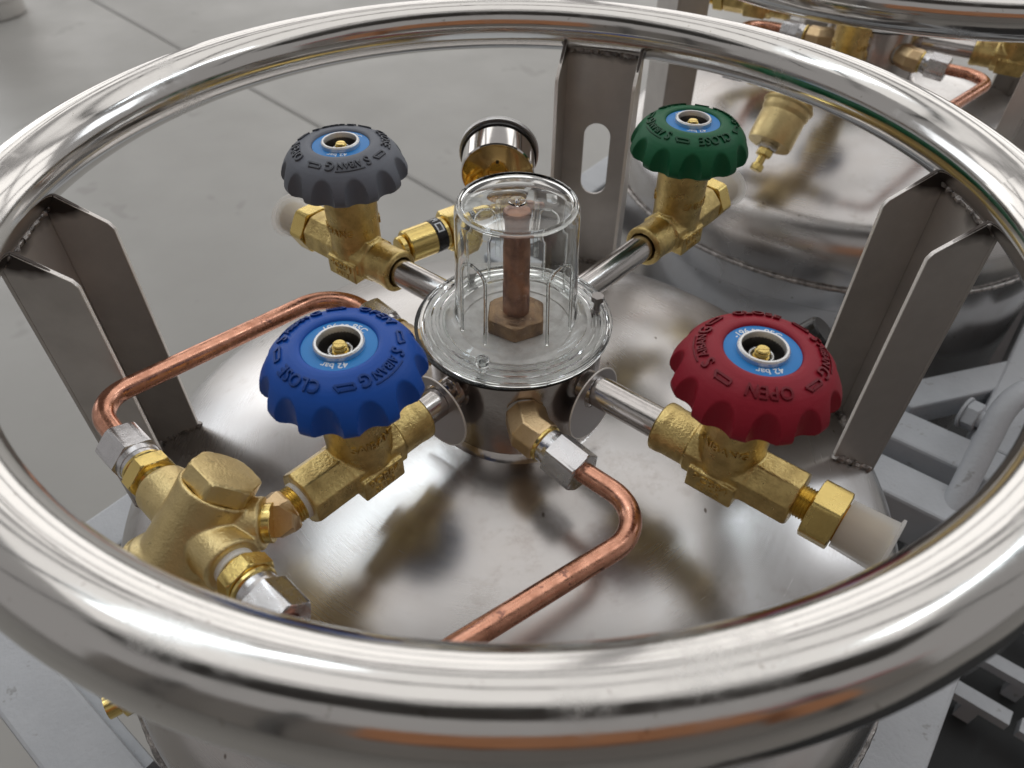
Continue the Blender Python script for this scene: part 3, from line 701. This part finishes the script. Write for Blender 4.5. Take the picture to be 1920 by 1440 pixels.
    dd = Vector((0.707, -0.700, -0.06)).normalized(); p0 = Vector((0.0215, -0.0745, -0.1015))
    nut_set("flare_nut", p0, dd, 0.0215, 0.0122, tank, rot=0.28)
    z2 = -0.1035
    path = bend_path([tuple(p0 + dd * 0.012), (0.0715, -0.1175, z2), (-0.052, -0.2015, -0.104), (-0.0870, -0.180, -0.0915)], [0.021, 0.020], 12)
    b = MB(); b.tube(path, 0.0055, 28); put("copper_tube", b, M['copper'], tank, label="copper tube curling from the hub front to below the ring")
    # left elbow, nut, copper loop
    ehl = elbow("elbow_fitting", (-0.0440, 0.0010, -0.1000), 0, (-0.0600, 0.0040, -0.1000), 0, (-0.0680, 0.0120, -0.1000), 0.0112, M['brasspink'], tank)
    dl = Vector((-0.70, 0.714, 0)).normalized()
    nut_set("flare_nut", Vector((-0.0730, 0.0175, -0.100)), dl, 0.0215, 0.0120, tank, rot=0.1)
    n1 = Vector((-0.1965, -0.0800, -0.0885)); dn = Vector((0.735, -0.678, 0)).normalized()
    path = bend_path([(-0.0810, 0.0260, -0.100), (-0.1120, 0.0580, -0.100), (-0.2160, -0.0600, -0.0860), tuple(n1 + dn * 0.008)], [0.026, 0.019], 12)
    b = MB(); b.tube(path, 0.0056, 28); put("copper_tube", b, M['copper'], tank, label="copper tube looping past the left post to the regulator")

    # ---- regulator block at front left
    C0 = Vector((-0.1407, -0.1312, -0.0910)); nrm = Vector((0.50, 0.46, 0.735)).normalized()
    b = MB(); A = frame(C0, nrm)
    b.lathe([(0.0135, 0.0200), (0.0150, 0.0190), (0.0172, 0.014), (0.0182, 0.000), (0.0190, -0.015), (0.0222, -0.019), (0.0225, -0.030), (0.020, -0.036)][::-1], A, 64)
    b.loop_lathe([(0.0002, 0.010), (0.0176, 0.010), (0.0176, 0.0212), (0.0170, 0.0218), (0.0156, 0.0218), (0.0156, 0.0200), (0.0002, 0.0200)], A, 64)
    tdir = Vector((0.735, -0.678, 0)).normalized()
    b.cyl(0.0132, 0, 0.0295, frame(C0, tdir), 48, 0.001); b.cyl(0.0130, 0, 0.0325, frame(C0, -tdir), 48, 0.001)
    vd = Vector((0.997, 0.07, 0)).normalized(); b.cyl(0.0122, 0, 0.0300, frame(C0, vd), 48, 0.001)
    b.lathe([(0.0235, -0.0215), (0.0242, -0.0225), (0.0242, -0.0240), (0.0235, -0.025)][::-1], A, 64)
    reg = put("regulator_body", fuse(b, 0.0007, 4, "regulator_body"), M['brassreg'], tank, label="cast brass pressure regulator with a hexagonal cap at front left")
    b = MB(); b.poly(6, 0.0170, 0.0208, 0.0305, A, 0.0012, R(8), n=72); put("hex_cap", b, M['brassreg'], reg)
    b = MB(); b.lathe([(0.0205, -0.062), (0.0212, -0.058), (0.0212, -0.036), (0.0208, -0.034)], A, 56)
    put("spring_housing", b, M['brassreg'], reg)
    b = MB(); b.poly(6, 0.0095, -0.067, -0.062, A, 0.0008); put("lock_nut", b, M['zinc'], reg)
    b = MB(); b.poly(6, 0.0078, -0.0735, -0.067, A, 0.0008); b.cyl(0.004, -0.083, -0.073, A, 24); b.poly(6, 0.0062, -0.088, -0.082, A, 0.0006); put("adjusting_screw", b, M['brassm'], reg)
    # port fittings
    for d_, ln in ((-tdir, 0.0325), (tdir, 0.0295)):
        X = frame(C0 + d_ * ln, d_)
        bb = MB(); bb.cyl(0.0092, -0.001, 0.0030, X, 36, .0004)
        if d_ == tdir: put("thread_tape", bb, M['white_tape'], reg)
        else: put("thread_neck", bb, M['brassm'], reg)
        bb = MB(); threads(bb, 0.0088, 0.0030, 0.0070, X); bb.poly(6, 0.0128, 0.0055, 0.0140, X, 0.001, 0.3); bb.cyl(0.0098, 0.014, 0.0165, X, 36, .0005)
        put("port_adapter", bb, M['brassm'], reg)
    nut_set("flare_nut", C0 + tdir * 0.0500, tdir, 0.0205, 0.0124, tank, rot=0.30)
    nut_set("flare_nut", C0 - tdir * 0.0530, -tdir, 0.0205, 0.0128, tank, rot=0.32)
    # elbow from the blue valve outlet to the regulator
    ax = Vector((cos(R(-132.2)), sin(R(-132.2)), 0)); bo = Vector((-0.0745, -0.0835, -0.0970)) + ax * 0.0375
    bb = MB(); bb.cyl(0.0098, -0.001, 0.0022, frame(bo, ax), 40, .0005); put("thread_tape", bb, M['white_tape'], tank)
    bb = MB(); threads(bb, 0.0094, 0.0015, 0.0075, frame(bo, ax)); put("outlet_thread", bb, M['brassm'], tank)
    q0 = bo + ax * 0.0068; qc = bo + ax * 0.0130; pr = C0 + vd * 0.0325
    elbow("elbow_fitting", tuple(q0), 0, tuple(qc), 0, tuple(pr + Vector((0, 0, 0.001))), 0.0112, M['brasspink'], tank)
    bb = MB(); bb.cyl(0.0092, -0.0055, 0.0015, frame(pr, vd), 40, .0004); put("elbow_neck", bb, M['brassm'], reg)

    # ---- manifold behind the hub: tee, relief valve to the left, gauge above
    ty = 0.1180; tz = -0.0900
    b = MB(); b.cyl(0.0078, 0.045, ty, frame((0.003, 0, tz), (0, 1, 0)), 32); put("steel_pipe", b, M['pipe'], tank)
    b = MB(); rdir = Vector((-0.80, -0.60, 0)).normalized(); TC = Vector((-0.012, 0.1360, tz))
    b.cyl(0.0115, -0.012, 0.016, frame(TC, rdir), 40, .001); b.cyl(0.0115, 0, 0.018, frame(TC, (0.6, -0.8, 0)), 40, .001)
    b.cyl(0.0100, 0, 0.024, frame(TC, (0, 0, 1)), 40, .001); b.cyl(0.0110, 0, 0.026, frame(TC, (0.95, 0.25, 0)), 40, .001)
    tee = put("tee_fitting", fuse(b, 0.0007, 4, "tee_fitting"), M['brass'], tank)
    b = MB(); b.poly(6, 0.0125, 0.026, 0.037, frame(TC, (0.95, 0.25, 0)), 0.001); b.cyl(0.009, 0.037, 0.050, frame(TC, (0.95, 0.25, 0)), 32, .001); put("side_plug", b, M['oldcopper'], tank)
    X = frame(TC, rdir); b = MB()
    b.cyl(0.0092, 0.012, 0.023, X, 40, .0005); b.poly(6, 0.0130, 0.021, 0.0245, X, .0008); b.poly(6, 0.0150, 0.0245, 0.0430, X, 0.0015, 0.2); b.cyl(0.0112, 0.043, 0.074, X, 40, .001); b.cyl(0.0085, 0.074, 0.079, X, 32, .001)
    rv = put("relief_valve", b, M['brassm'], tank, label="brass relief valve with a black label band behind the grey valve")
    b = MB(); b.lathe([(0.0113, 0.0462), (0.01145, 0.0466), (0.01145, 0.0538), (0.0113, 0.0542)], X, 48, caps=False); put("black_band", b, M['black'], rv)
    # printed white mark on the band: small rectangle with a slot
    b = MB()
    def onband(a0, a1, z0_, z1_):
        n_ = 6; vs = []
        for j in range(n_ + 1):
            a = a0 + (a1 - a0) * j / n_
            for zz in (z0_, z1_): vs.append((0.01158 * cos(a), 0.01158 * sin(a), zz))
        b.add(vs, [(2 * j, 2 * j + 2, 2 * j + 3, 2 * j + 1) for j in range(n_)], X)
    upa = math.atan2((X.inverted().to_3x3() @ Vector((0, -.6, .8))).y, (X.inverted().to_3x3() @ Vector((0, -.6, .8))).x)
    for a0, a1, z0_, z1_ in ((-.30, -.22, .0475, .0525), (.22, .30, .0475, .0525), (-.30, .30, .0475, .0485), (-.30, .30, .0515, .0525), (.50, .56, .048, .052), (.62, .68, .048, .0505), (.74, .80, .048, .052)):
        onband(upa + a0, upa + a1, z0_, z1_)
    put("band_print", b, M['print'], rv)
    # pressure gauge, its back towards the camera
    g0 = Vector((-0.0105, 0.1400, -0.0635)); gd = Vector((0.02, 0.98, 0.14)).normalized()
    X = frame(g0, gd) @ Matrix.Diagonal((1.14, 1.14, 1.14, 1)); b = MB(); b.lathe([(0.0215, 0.0), (0.0222, 0.001), (0.0225, 0.021), (0.0225, 0.024)], X, 72, caps=False)
    gauge = put("gauge_case", b, M['chrome'], tank, label="round chrome pressure gauge seen from its brass back")
    b = MB(); b.lathe([(0.0002, 0.0004), (0.0190, 0.0004), (0.0213, 0.0008), (0.0216, 0.0)], X, 72, caps=False); put("back_plate", b, M['goldplate'], gauge)
    b = MB(); b.cyl(0.0010, -0.0002, 0.001, X @ T(0, 0.0095, 0), 16); put("vent_hole", b, M['black'], gauge)
    b = MB(); b.loop_lathe([(0.0222, 0.0190), (0.0234, 0.0185), (0.0234, 0.0215), (0.0222, 0.0215)], X, 72); put("black_seal", b, M['black'], gauge)
    b = MB(); b.loop_lathe([(0.0222, 0.0215), (0.0246, 0.0215), (0.0248, 0.0240), (0.0240, 0.0256), (0.0222, 0.0256)], X, 72); put("bezel", b, M['alu'], gauge)
    b = MB(); b.lathe([(0.0002, 0.0240), (0.0222, 0.0240)], X, 48, caps=False); put("dial", b, M['print'], gauge)
    b = MB(); b.cyl(0.0055, 0, 0.012, frame((-0.0108, 0.136, -0.0715), (0, 0.2, 1)), 24); b.cyl(0.0060, -0.006, 0.001, frame(g0 - Vector((0, 0, 0.003)), gd), 24, .0006); b.poly(6, 0.0085, -0.010, -0.0045, frame(g0 - Vector((0, 0, 0.003)), gd), .0008); b.cyl(0.0048, 0.0, 0.016, frame((-0.0108, 0.131, -0.078), (0, 0, 1)), 24)
    put("gauge_stem", b, M['brassm'], gauge)
    # clamp screw on the left of the hub, small lug
    b = MB(); X = frame((-0.031, -0.041, -0.090), (-0.6, -0.75, 0.2)); b.cyl(0.0045, 0, 0.007, X, 24, .0006); b.poly(6, 0.0062, 0.0, 0.003, X, .0005); b.cyl(0.004, 0, 0.012, frame((-0.034, -0.036, -0.098), (0.3, -0.9, -0.3)), 20, .0006)
    put("clamp_screw", b, M['hub'], tank)
    return tank, out

tank, V = build_tank()

# ---- loose things on the tank
dust_cap(V['red'][1], 0.0580, 0.0800, "milky plastic cap on the brass outlet of the dark red valve")
dust_cap(V['green'][1], 0.0500, 0.0700, "milky plastic cap behind the green handwheel")
dust_cap(V['grey'][1], 0.0500, 0.0680, "milky plastic cap on the outlet left of the grey handwheel")
def pipe_tag(az, dist, z, drop, label):
    d = Vector((cos(az), sin(az), 0.0)); p = d * dist + Vector((0, 0, z - drop))
    X = frame(p, (d + Vector((0, 0, 0.05))).normalized())
    # disc with an off-centre hole round the pipe
    n = 64; hr = 0.0093; Ro = 0.0215
    # local y of frame is 'up'
    ins = [(hr * cos(2 * pi * j / n), drop + hr * sin(2 * pi * j / n)) for j in range(n)]
    outs = []
    for x, y in ins:
        dx, dy = x, y - drop; l = sqrt(dx * dx + dy * dy); dx /= l; dy /= l
        bq = drop * dy; t = -bq + sqrt(bq * bq - (drop * drop - Ro * Ro)); outs.append((dx * t, drop + dy * t))
    b = MB(); vs = []
    for zz in (-0.0004, 0.0004): vs += [(x, y, zz) for x, y in ins] + [(x, y, zz) for x, y in outs]
    fs = []
    for i in range(n):
        j = (i + 1) % n; fs += [(i, j, n + j, n + i), (2 * n + i, 3 * n + i, 3 * n + j, 2 * n + j), (i, 2 * n + i, 2 * n + j, j), (n + i, n + j, 3 * n + j, 3 * n + i)]
    b.add(vs, fs); o = put("pipe_tag", b, M['tag'], None, X, label=label, category="metal tag")
    e = MB(); e.tube([(Ro * cos(t), Ro * sin(t), 0) for t in np.linspace(0, 2 * pi, 97)], 0.00055, 8, False); put("rolled_rim", e, M['edge'], o, X)
    return o
pipe_tag(R(-40.5), 0.0600, -0.0955, 0.0085, "round steel tag hanging on the pipe of the dark red valve")
pipe_tag(R(-131.8), 0.0600, -0.0965, 0.0085, "round steel tag hanging on the pipe of the blue valve")
# black cap over the vacuum port
X = frame((0.2000, 0.0900, dome_z(0.2193) - 0.002), (0.62, -0.12, 0.78))
b = MB(); b.lathe([(0.0140, 0.0), (0.0140, 0.038), (0.0133, 0.0415), (0.0120, 0.0428), (0.0002, 0.0430)], X, 48, caps=False)
pc = put("port_cap", b, M['black'], None, label="black plastic cap on the steel dome behind the dark red handwheel", category="plastic cap")
bb = MB(); bb.poly(6, 0.0180, 0.010, 0.020, X, 0.001); put("hex_flange", bb, M['black'], pc)

# ------------------------------------------------------------------ second tank: a copy of the first
def copy_tree(o, parent, off):
    c = o.copy(); COL.objects.link(c); c.parent = parent
    if parent is None: c.matrix_basis = off @ o.matrix_basis
    for ch in list(o.children): copy_tree(ch, c, off)
    return c
D2 = T(0.390, 0.520, 0) @ Matrix.Rotation(R(8), 4, 'Z')
t2 = copy_tree(tank, None, D2); t2['label'] = "farther stainless cryogenic tank at top right, out of focus"; t2['group'] = "stainless cryogenic tanks"; tank['group'] = "stainless cryogenic tanks"

# ------------------------------------------------------------------ painted transport frames
def skid(center, label):
    root = empty("transport_frame", T(center[0], center[1], FLOOR), None, label=label, category="steel frame", group="grey painted transport frames")
    Rm = T(center[0], center[1], 0) @ Matrix.Rotation(R(52), 4, 'Z'); h = 0.290; w = 0.022; zt = -0.335; zb = zt - 0.050
    def beam(x0, x1, y0, y1, z0, z1, name="beam"):
        b = MB(); b.box(x0, x1, y0, y1, z0, z1, Rm); o = put(name, b.mesh(name, False), M['paint'], root)
        bv = o.modifiers.new("b", 'BEVEL'); bv.width = 0.003; bv.segments = 2; return o
    for s in (-1, 1):
        beam(s * h - w, s * h + w, -h - w, h + w, zb, zt)
        beam(-h + w + .001, h - w - .001, s * h - w, s * h + w, zb + .001, zt - .001)
    for sx in (-1, 1):
        for sy in (-1, 1):
            beam(sx * h - w + .002, sx * h + w - .002, sy * h - w + .002, sy * h + w - .002, FLOOR + 0.002, zb - .001, "upright")
    for s in (-1, 1):
        beam(s * h - w + .001, s * h + w - .001, -h + w + .001, h - w - .001, FLOOR + 0.12, FLOOR + 0.17, "lower_beam")
    for s in (-1, 1):
        for q in (-0.16, 0.12):
            b = MB(); X = Rm @ frame((s * (h + w), q, zt - 0.025), (s, 0, 0)); b.poly(6, 0.013, 0, 0.010, X, .001); b.cyl(0.017, 0, 0.0025, X, 32, .0005); b.cyl(0.0075, .009, 0.020, X, 24, .0008)
            put("frame_bolt", b, M['paint'], root)
    return root, Rm
M['deck'] = mat("black_shade_deck", (0.018, 0.019, 0.020), 0, 0.7, bump=0.3, bscale=60)
f1, Rm1 = skid((0, 0), "grey painted frame around the near tank, seen at right and lower left")
f2, Rm2 = skid((0.390, 0.520), "grey painted frame around the farther tank at top right")

def rbeam(root, p, q, wd, ht, name="brace"):
    P_, Q_ = Vector(p), Vector(q); X = frame(P_, Q_ - P_, (0, 0, 1)); L_ = (Q_ - P_).length
    b = MB(); b.box(-wd / 2, wd / 2, -ht / 2, ht / 2, 0, L_, X); o = put(name, b.mesh(name, False), M['paint'], root)
    bv = o.modifiers.new("b", 'BEVEL'); bv.width = 0.003; bv.segments = 2; return o
# braces, a bent round bar and bolts between the two frames (right of the picture)
rbeam(f2, (0.392, 0.203, -0.352), (0.600, 0.262, -0.352), 0.034, 0.03)
b = MB(); b.tube(bend_path([(0.384, 0.060, -0.350), (0.437, 0.135, -0.270), (0.60, 0.20, -0.265)], 0.05, 10), 0.0105, 24); put("bent_bar", b, M['paint'], f2)
for (x_, y_, z_), d_ in (((0.372, 0.012, -0.372), (0.62, -0.1, 0.1)), ((0.440, 0.175, -0.330), (0.5, -0.6, 0.1))):
    X = frame((x_, y_, z_), d_); b = MB(); b.cyl(0.016, 0, 0.003, X, 32, .0006); b.poly(6, 0.0145, 0.003, 0.015, X, .001); b.cyl(0.0085, 0.014, 0.028, X, 24, .001); put("frame_bolt", b, M['paint'], f2)
# welded gusset and weld runs at lower left
b = MB(); X = Rm1; b.box(-0.268, -0.262, 0.10, 0.262, -0.40, -0.345, X); put("gusset", b.mesh("gusset", False), M['paint'], f1)
b = MB(); b.lathe([(0.0001, 0), (0.012, 0), (0.0125, .001), (0.0125, 0.010), (0.009, 0.012), (0.009, 0.02), (0.0001, 0.021)], frame((-0.2200, -0.1400, -0.248), (-0.84, -0.54, 0)) @ Matrix.Diagonal((0.82, 0.82, 0.82, 1)), 32, caps=False); put("drain_plug", b, M['brassm'], tank)
# black boards added as the shade in the gap at right, with grey slats
dk = empty("shade_deck", T(0.62, 0.0, FLOOR), None, label="black boards added as the shade under the frames at the right edge, with grey slats", category="shade board")
b = MB(); b.box(-0.33, 0.60, -0.70, 0.55, -0.66, -0.62, T(0.72, 0.0, 0)); put("shade_board", b.mesh("shade_board", False), M['deck'], dk)
for x_, y_, l_ in ((0.5500, 0.0240, 0.045), (0.4880, 0.0010, 0.032), (0.620, 0.060, 0.05), (0.560, -0.055, 0.05), (0.66, 0.16, 0.05)):
    Xs = T(x_, y_, -0.580) @ Matrix.Rotation(R(-38), 4, 'Z'); b = MB(); b.box(-l_, l_, -0.0085, 0.0085, -0.012, 0.000, Xs); b.box(-0.008, 0.008, -0.006, 0.006, -0.0415, -0.012, Xs); o = put("slat", b.mesh("slat", False), M['paint'], dk)
b = MB(); b.box(0.675, 1.32, 0.551, 1.25, -0.66, -0.62); put("shade_board", b.mesh("shade_board", False), M['deck'], dk)
for sx in (-0.3, 0.55):
    for sy in (-0.65, 0.5):
        b = MB(); b.cyl(0.03, FLOOR + 0.002, -0.661, T(0.72 + sx, sy, 0), 24, .003); put("leg", b, M['halldark'] if 'halldark' in M else M['black'], dk)

# ------------------------------------------------------------------ floor
b = MB(); b.box(-30, 30, -20, 60, FLOOR - 0.2, FLOOR); put("floor", b.mesh("floor", False), M['floor'], None, kind="structure")
def joint(p, q, w=0.018):
    b = MB(); P_, Q_ = Vector((*p, 0)), Vector((*q, 0)); d = (Q_ - P_).normalized(); n_ = Vector((-d.y, d.x, 0)) * w / 2
    z = FLOOR + 0.004
    b.add([tuple(P_ + n_ + Vector((0, 0, z))), tuple(Q_ + n_ + Vector((0, 0, z))), tuple(Q_ - n_ + Vector((0, 0, z))), tuple(P_ - n_ + Vector((0, 0, z)))], [(0, 1, 2, 3)])
    put("floor_joint", b, M['joint'], None, kind="structure")
joint((-6.2, 8.0), (2.6, -0.75))

# ------------------------------------------------------------------ shiny canister standing far left on the floor
X = T(-2.86, 3.98, FLOOR); b = MB()
b.lathe([(0.001, 0.0), (0.150, 0.0), (0.165, 0.004), (0.170, 0.015), (0.170, 0.075), (0.176, 0.085), (0.185, 0.095), (0.188, 0.12), (0.188, 0.62), (0.15, 0.68), (0.001, 0.70)], X, 96, caps=False)
cn = put("steel_canister", b, M['chrome'], None, label="shiny steel canister standing on the floor at top left corner", category="canister")
b = MB(); b.tube([(0.1885 * cos(t), 0.1885 * sin(t), 0.14) for t in np.linspace(0, 2 * pi, 65)], 0.006, 8, False, X); put("hoop", b, M['chrome'], cn)

# ------------------------------------------------------------------ the hall's own beams and the wall behind the camera, seen in the polished steel; two added stand-ins
M['hallgrey'] = mat("hall_wall_paint", (0.34, 0.32, 0.30), 0, 0.8); M['hallred'] = mat("red_beam_paint", (0.45, 0.05, 0.04), 0, 0.5); M['halldark'] = mat("roof_beam_paint", (0.12, 0.12, 0.12), 0, 0.7)
b = MB(); b.box(-15, 15, -9.2, -9, FLOOR, 6, ); put("hall_wall", b.mesh("hall_wall", False), M['hallgrey'], None, kind="structure")
b = MB(); b.box(1.0, 9, -5.2, -5.0, 3.0, 3.25); put("crane_beam", b.mesh("crane_beam", False), M['hallred'], None, kind="structure")
for y in (-1.0, 2.2, 5.4):
    b = MB(); b.box(-12, 12, y - 0.12, y + 0.12, 6.7, 7.1); put("roof_beam", b.mesh("roof_beam", False), M['halldark'], None, kind="structure")

M['handtone'] = mat("hands_orange_brown", (0.50, 0.22, 0.10), 0, 0.7, cvar=0.5, cscale=2)
b = MB(); b.box(-1.4, 2.6, -4.2, -3.6, 1.1, 2.5); b.box(3.0, 4.2, -4.4, -3.8, 0.3, 1.7)  # unseen blocks added to give the ring's reflection the orange of hands
put("hands_stand_in", b.mesh("hands_stand_in", False), M['handtone'], None, kind="structure")
for x in (-8.5, -4.6, 7.5):
    b = MB(); b.box(x - 0.22, x + 0.22, -7.6, -7.2, FLOOR, 6.0); put("hall_column", b.mesh("hall_column", False), M['halldark'], None, kind="structure")
b = MB(); b.box(-4.0, 4.5, -2.3, -0.95, 3.5, 3.75); put("dark_reflection_slab", b.mesh("dark_reflection_slab", False), M['halldark'], None, kind="structure")  # unseen slab added to darken the ring's reflection as a photographer would
